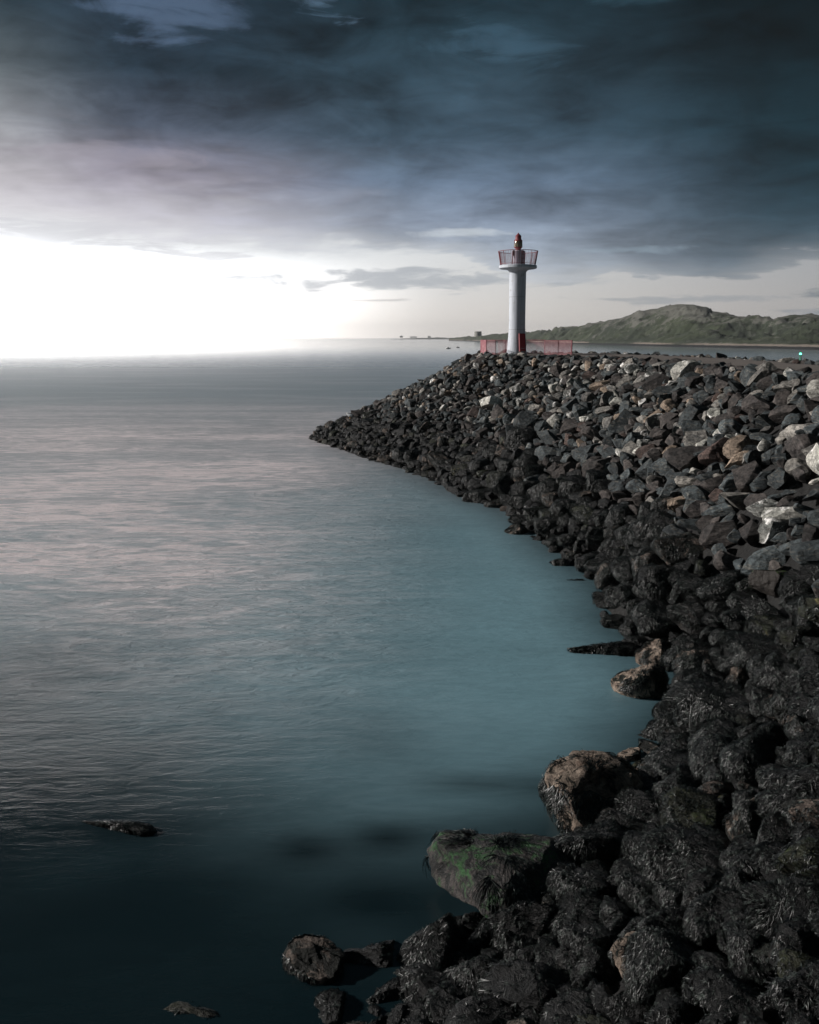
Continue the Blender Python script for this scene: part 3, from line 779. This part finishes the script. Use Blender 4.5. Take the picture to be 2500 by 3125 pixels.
# ------------------------------------------------------------------ gull on the rocks
m_gw = plain('white feathers', '#d9dbdc', .7); m_gg = plain('grey feathers', '#8f979c', .7); m_gb = plain('yellow bill', '#b58a2e', .5)
gp = at_y(1068, 1268, 77)
bb = bmesh.new(); bmesh.ops.create_uvsphere(bb, u_segments=16, v_segments=10, radius=.15)
for v_ in bb.verts:
    v_.co.x *= 1.5; v_.co.z *= .8
    if v_.co.x > .12: v_.co.z += (v_.co.x - .12) * .9
    if v_.co.x < -.1: v_.co.z *= .6; v_.co.y *= .6
bmesh.ops.create_uvsphere(bb, u_segments=12, v_segments=8, radius=.075, matrix=Matrix.Translation((.22, 0, .19)))
bmesh.ops.create_cone(bb, cap_ends=True, segments=10, radius1=.09, radius2=.06, depth=.16, matrix=Matrix.Translation((.19, 0, .12)) @ Matrix.Rotation(.4, 4, 'Y'))
me = bpy.data.meshes.new('gull'); bb.to_mesh(me); bb.free(); me.polygons.foreach_set('use_smooth', [True] * len(me.polygons))
gull = link('gull', me, None, (m_gw,)); gz = float(hgt([(gp.x, gp.y)])[0])
gull.location = (gp.x, gp.y, max(gz + .75, gp.z)); gull.rotation_euler = (0, 0, 2.9)
tag(gull, 'white gull with grey wings standing on the far rocks by the waterline', 'gull')
wg = MB()
for s_ in (-1, 1): wg.box((-.05, s_ * .115, .03), (.34, .05, .13), Matrix.Rotation(.15, 4, 'Y'))
wg.build('wings', m_gg, gull, bevel=.02)
MB().bar((.27, 0, .19), (.36, 0, .17), .015, 6, .004).build('bill', m_gb, gull)
MB().bar((.0, .04, -.1), (.0, .04, -.28), .012).bar((.0, -.04, -.1), (.0, -.04, -.28), .012).build('legs', m_gb, gull)

# ------------------------------------------------------------------ green harbour beacon on its mole
bx = at_y(2442, 1100, 200)
m_green = plain('green paint', '#1e6b55', .5); m_mole = plain('mole stone', '#4c4a46', .9, scale=1)
mole = MB().box((0, 0, 0), (1, 1, 1)); mole.b.free()
mb = MB(); mb.lathe([(9, -2), (8, 1.2), (6.5, 2.9), (6.3, 3.0), (1, 3.02)], 24)
for v_ in mb.b.verts: v_.co += Vector((random.uniform(-.4, .4), random.uniform(-.4, .4), 0))
o = mb.build('harbour_mole', m_mole); o.location = (bx.x + 1, 200, 0); tag(o, 'low stone mole head under the green beacon', 'mole')
be = empty('beacon', (bx.x, 200, 3.0)); tag(be, 'small green pyramid harbour beacon with a lit green lamp beyond the pier', 'beacon')
t_ = MB(); t_.bar((0, 0, 0), (0, 0, 2.6), .55, 4, .2); t_.box((0, 0, 2.64), (.62, .62, .08)); t_.bar((0, 0, 2.68), (0, 0, 2.8), .16, 8); t_.build('tower', m_green, be)
m_lamp, p = newmat('green lamp'); p.inputs['Base Color'].default_value = lin('#40e0b0'); p.inputs['Emission Color'].default_value = (.12, 1, .6, 1); p.inputs['Emission Strength'].default_value = 5
MB().lathe([(.20, 2.802), (.24, 2.95), (.24, 3.1), (.16, 3.2)], 16).build('lamp', m_lamp, be, True)
MB().bar((0, 0, 3.2), (0, 0, 3.5), .2, 8, .03).build('lamp_cap', m_green, be)
MB().box((-.02, -.40, .95), (.34, .05, .5)).build('sign_panel', plain('pale green panel', '#7fd8c0'), be)

# ------------------------------------------------------------------ the island
sil = [(1370, 1032, 3600, .4), (1400, 1029, 3300, 1), (1470, 1025, 2700, 1), (1550, 1017, 2300, 1), (1610, 1013, 2000, 1), (1683, 1009, 1780, 1), (1723, 1005, 1680, 1), (1777, 993, 1600, 1), (1817, 987, 1540, 1),
       (1857, 977, 1480, 1), (1903, 967, 1430, 1), (1950, 948, 1400, 1), (1983, 945, 1380, 1), (2017, 937, 1350, 1), (2050, 931, 1320, 1), (2083, 927, 1290, 1), (2117, 930, 1260, 1),
       (2157, 942, 1230, 1), (2170, 951, 1210, 1), (2217, 957, 1180, 1), (2250, 965, 1150, 1), (2317, 977, 1110, 1), (2357, 980, 1080, 1), (2370, 970, 1060, 1), (2417, 965, 1040, 1), (2483, 963, 1010, 1), (2560, 972, 980, 1), (2700, 985, 940, 1), (2900, 1005, 900, 1), (3100, 1030, 880, 1)]
shore = [(1370, 3500), (1470, 2300), (1620, 1750), (1750, 1420), (1900, 1170), (2017, 1030), (2250, 850), (2500, 715), (2800, 640), (3100, 640)]
sx_ = np.array([q[0] for q in sil]); sy_ = np.array([q[1] for q in sil]); sdd = np.array([q[2] for q in sil])
cols = np.arange(1370, 3101, 4.0); T = np.concatenate([np.linspace(0, 1, 60), np.linspace(1.03, 1.5, 14)])
IV = []; 
for cx in cols:
    yy = np.interp(cx, sx_, sy_); Yr = np.interp(cx, sx_, sdd); Ys = np.interp(cx, [q[0] for q in shore], [q[1] for q in shore])
    if Ys > Yr - 60: Ys = Yr - 60
    dr_ = ray(cx, yy); zr = H + dr_.z / dr_.y * Yr
    u_ = ray(cx, HZ).x / ray(cx, HZ).y
    for t in T:
        Yc = Ys + (Yr - Ys) * t
        if t <= 1:
            low = min(1, t / .12); s_ = t * t * (3 - 2 * t)
            z_ = 3.2 * low ** 1.5 + (zr - 3.2) * (.30 * t + .70 * s_ ** 1.25) if zr > 3.2 else zr * t
        else: z_ = zr * (1 - ((t - 1) / .5) ** 1.5) - .5
        X_ = u_ * Yc
        n_ = mnoise.fractal(Vector((X_ * .012, Yc * .012, 2.0)), .9, 2.1, 6) * 8 + mnoise.fractal(Vector((X_ * .05, Yc * .05, 7.0)), .8, 2.1, 5) * 4.0
        amp = min(1, max(0, t - .1) * 4) * (.35 if t > .85 and t <= 1 else 1) * min(1, max(0, zr) / 25)
        IV.append((X_, Yc, z_ + n_ * amp - (.6 if t == 0 else 0)))
nc, nt_ = len(cols), len(T); idx = np.arange(nc * nt_).reshape(nc, nt_)
F_ = np.stack([idx[:-1, :-1], idx[1:, :-1], idx[1:, 1:], idx[:-1, 1:]], -1).reshape(-1, 4)
m_isl, p = newmat('island grass and rock')
g_ = geo(); zz_ = sep(g_)[2]; nzz = sep(geo('Normal'))[2]
n1 = noise(g_, .012, 8, .65, .3); n2 = noise(g_, .09, 8, .7)
ci = mix(smooth(n1, .35, .65), '#252e20', '#363f27'); ci = mix(smooth(n2, .45, .7) * .5, ci, '#1d2218')
rockm = smooth(noise(vadd(g_, (40, 0, 9)), .045, 10, .85, .4) + smooth(zz_, 14.0, 50.0) * .13 - smooth(E.m('ABSOLUTE', sep(g_)[0] - 330.0), 120.0, 330.0) * .06, .545, .60)
ci = mix(rockm * .8, ci, '#66655f')
ci = mix(smooth(zz_ + (n2 - .5) * 3.0, 4.6, 3.4) * smooth(noise(g_, .006, 3), .38, .48), ci, '#7d736a')
ci = mix(smooth(zz_ + (n2 - .5) * 1.6, 2.6, 1.9), ci, '#16181a')
put(ci, p.inputs['Base Color']); p.inputs['Roughness'].default_value = .95
put(bump(n2 + n1, .8, 3.0), p.inputs['Normal'])
tag(link('island_hill', np_mesh('island_hill', IV, F_), None, (m_isl,)), 'low green and rocky island across the sound', kind='structure')
# martello tower
mt = at_y(1459, 1026, 2750)
m_mart = plain('pale martello masonry', '#8f8e88', .9, scale=.3)
mt_ = MB().lathe([(11.6, -4), (11.4, 4), (11.0, 10), (11.3, 10.6), (11.3, 12.6), (10.3, 12.7), (10.3, 11.5), (1, 11.4)], 32).build('martello_tower', m_mart, None, True)
mt_.location = (mt.x, 2750, mt.z + 2); tag(mt_, 'squat round masonry tower on the low left headland of the island', 'tower')
MB().box((-2, -11.2, 5), (1.6, .8, 2.4)).build('window', m_dark, mt_)
# pale markers on the island shore
for (cx, cy, hh, lab) in ((2070, 1035, 3.2, 'tiny white cone marker on the grass of the island, larger of two'), (2089, 1034, 1.6, 'tiny pale stone marker right of the larger white cone on the island')):
    Ym = 1085; q = at_y(cx, cy, Ym)
    o = MB().bar((0, 0, -1.5), (0, 0, hh), 1.5, 8, .15).bar((0, 0, -1.5), (0, 0, .3), 1.9, 8, 1.6).build('marker_cone', plain('white paint marker', '#d8d4cc'))
    o.location = (q.x, Ym, q.z); tag(o, lab, 'marker')
# boats / buoys on the water
m_hull = plain('white hull', '#c9c9c6', .4)
def boat(cx, cy, label, L=5.0):
    q = on_z(cx, cy, 0)
    r0 = empty('boat', (q.x, q.y, 0), .4); tag(r0, label, 'boat', 'small boats far out on the water')
    b = bmesh.new(); secs = [(-.5, .16, .12), (-.2, .2, .12), (.2, .17, .14), (.5, .01, .2)]; rg = []
    for xs, w_, h_ in secs: rg.append([b.verts.new((xs * L, w_ * L, h_ * L)), b.verts.new((xs * L, w_ * .6 * L, -.05 * L)), b.verts.new((xs * L, -w_ * .6 * L, -.05 * L)), b.verts.new((xs * L, -w_ * L, h_ * L))])
    for A, B in zip(rg, rg[1:]):
        for i_ in range(4): b.faces.new((A[i_], A[(i_+1) % 4], B[(i_+1) % 4], B[i_]))
    b.faces.new(rg[0]); b.faces.new(rg[-1][::-1])
    me = bpy.data.meshes.new('hull'); b.to_mesh(me); b.free(); link('hull', me, r0, (m_hull,))
    MB().box((-.05 * L, 0, .2 * L), (.3 * L, .22 * L, .2 * L)).build('cabin', m_hull, r0, bevel=.1)
boat(1368, 1064, 'tiny pale boat left of the island tip, nearer the island'); boat(1397, 1061, 'tiny pale boat closest to the lighthouse fence', 4.2)

# ------------------------------------------------------------------ far coast with a few buildings
def coast(name, x0, x1, Y, hmax, seed, label):
    cs = np.arange(x0, x1, 6.0); V = []; rows = [(-.02, -1), (0, .5), (.05, .6), (.12, 1.0), (.3, .4)]
    for cx in cs:
        u_ = (cx - 1250) / F; e_ = min(1, (cx - x0) / 150, (x1 - cx) / 150)
        hh = hmax * max(.05, e_) * (.6 + .6 * abs(mnoise.fractal(Vector((cx * .01, seed, 0)), .9, 2, 5)))
        for dy_, k_ in rows:
            Yc = Y * (1 + dy_); V.append((u_ * Yc, Yc, hh * k_ if k_ > 0 else -2))
    n, m = len(cs), len(rows); idx = np.arange(n * m).reshape(n, m)
    F_ = np.stack([idx[:-1, :-1], idx[1:, :-1], idx[1:, 1:], idx[:-1, 1:]], -1).reshape(-1, 4)
    tag(link(name, np_mesh(name, V, F_), None, (m_isl,)), label, kind='structure')
coast('far_coast', 1190, 1480, 7500, 26, 3, 'faint low coast on the horizon')
m_far = plain('haze pale wall', '#dddad5', .9)  # distance haze painted into the walls and roofs as a pale tone
random.seed(5)
for cx, w_, h_, lab in ((1225, 26, 15, 'faint pale block on the horizon, tallest of the far buildings'), (1262, 60, 9, 'faint long low building on the horizon'), (1310, 26, 12, 'faint small square building on the horizon nearest the island')):
    q = at_y(cx, 1030, 7800)
    r0 = empty('far_building', (q.x, 7800, 14)); tag(r0, lab, 'building', 'far buildings on the horizon')
    MB().box((0, 0, h_ / 2), (w_, 20, h_)).build('wall', m_far, r0)
    MB().box((0, 0, h_ + .6), (w_ * .96, 18, 1.2)).build('roof', m_far, r0)

# ------------------------------------------------------------------ haze
m_hz = bpy.data.materials.new('haze air'); m_hz.use_nodes = True; nt = m_hz.node_tree; nt.nodes.remove(nt.nodes['Principled BSDF'])
pv = nt.nodes.new('ShaderNodeVolumePrincipled'); pv.inputs['Density'].default_value = .00006; pv.inputs['Color'].default_value = (.86, .9, .95, 1)
pv.inputs['Anisotropy'].default_value = .1
nt.links.new(pv.outputs[0], nt.nodes['Material Output'].inputs['Volume'])
hz = MB().box((0, 3400, 60), (11000, 9400, 138)).build('haze', m_hz)
tag(hz, 'thin bright sea haze over the horizon', 'haze', kind='stuff')
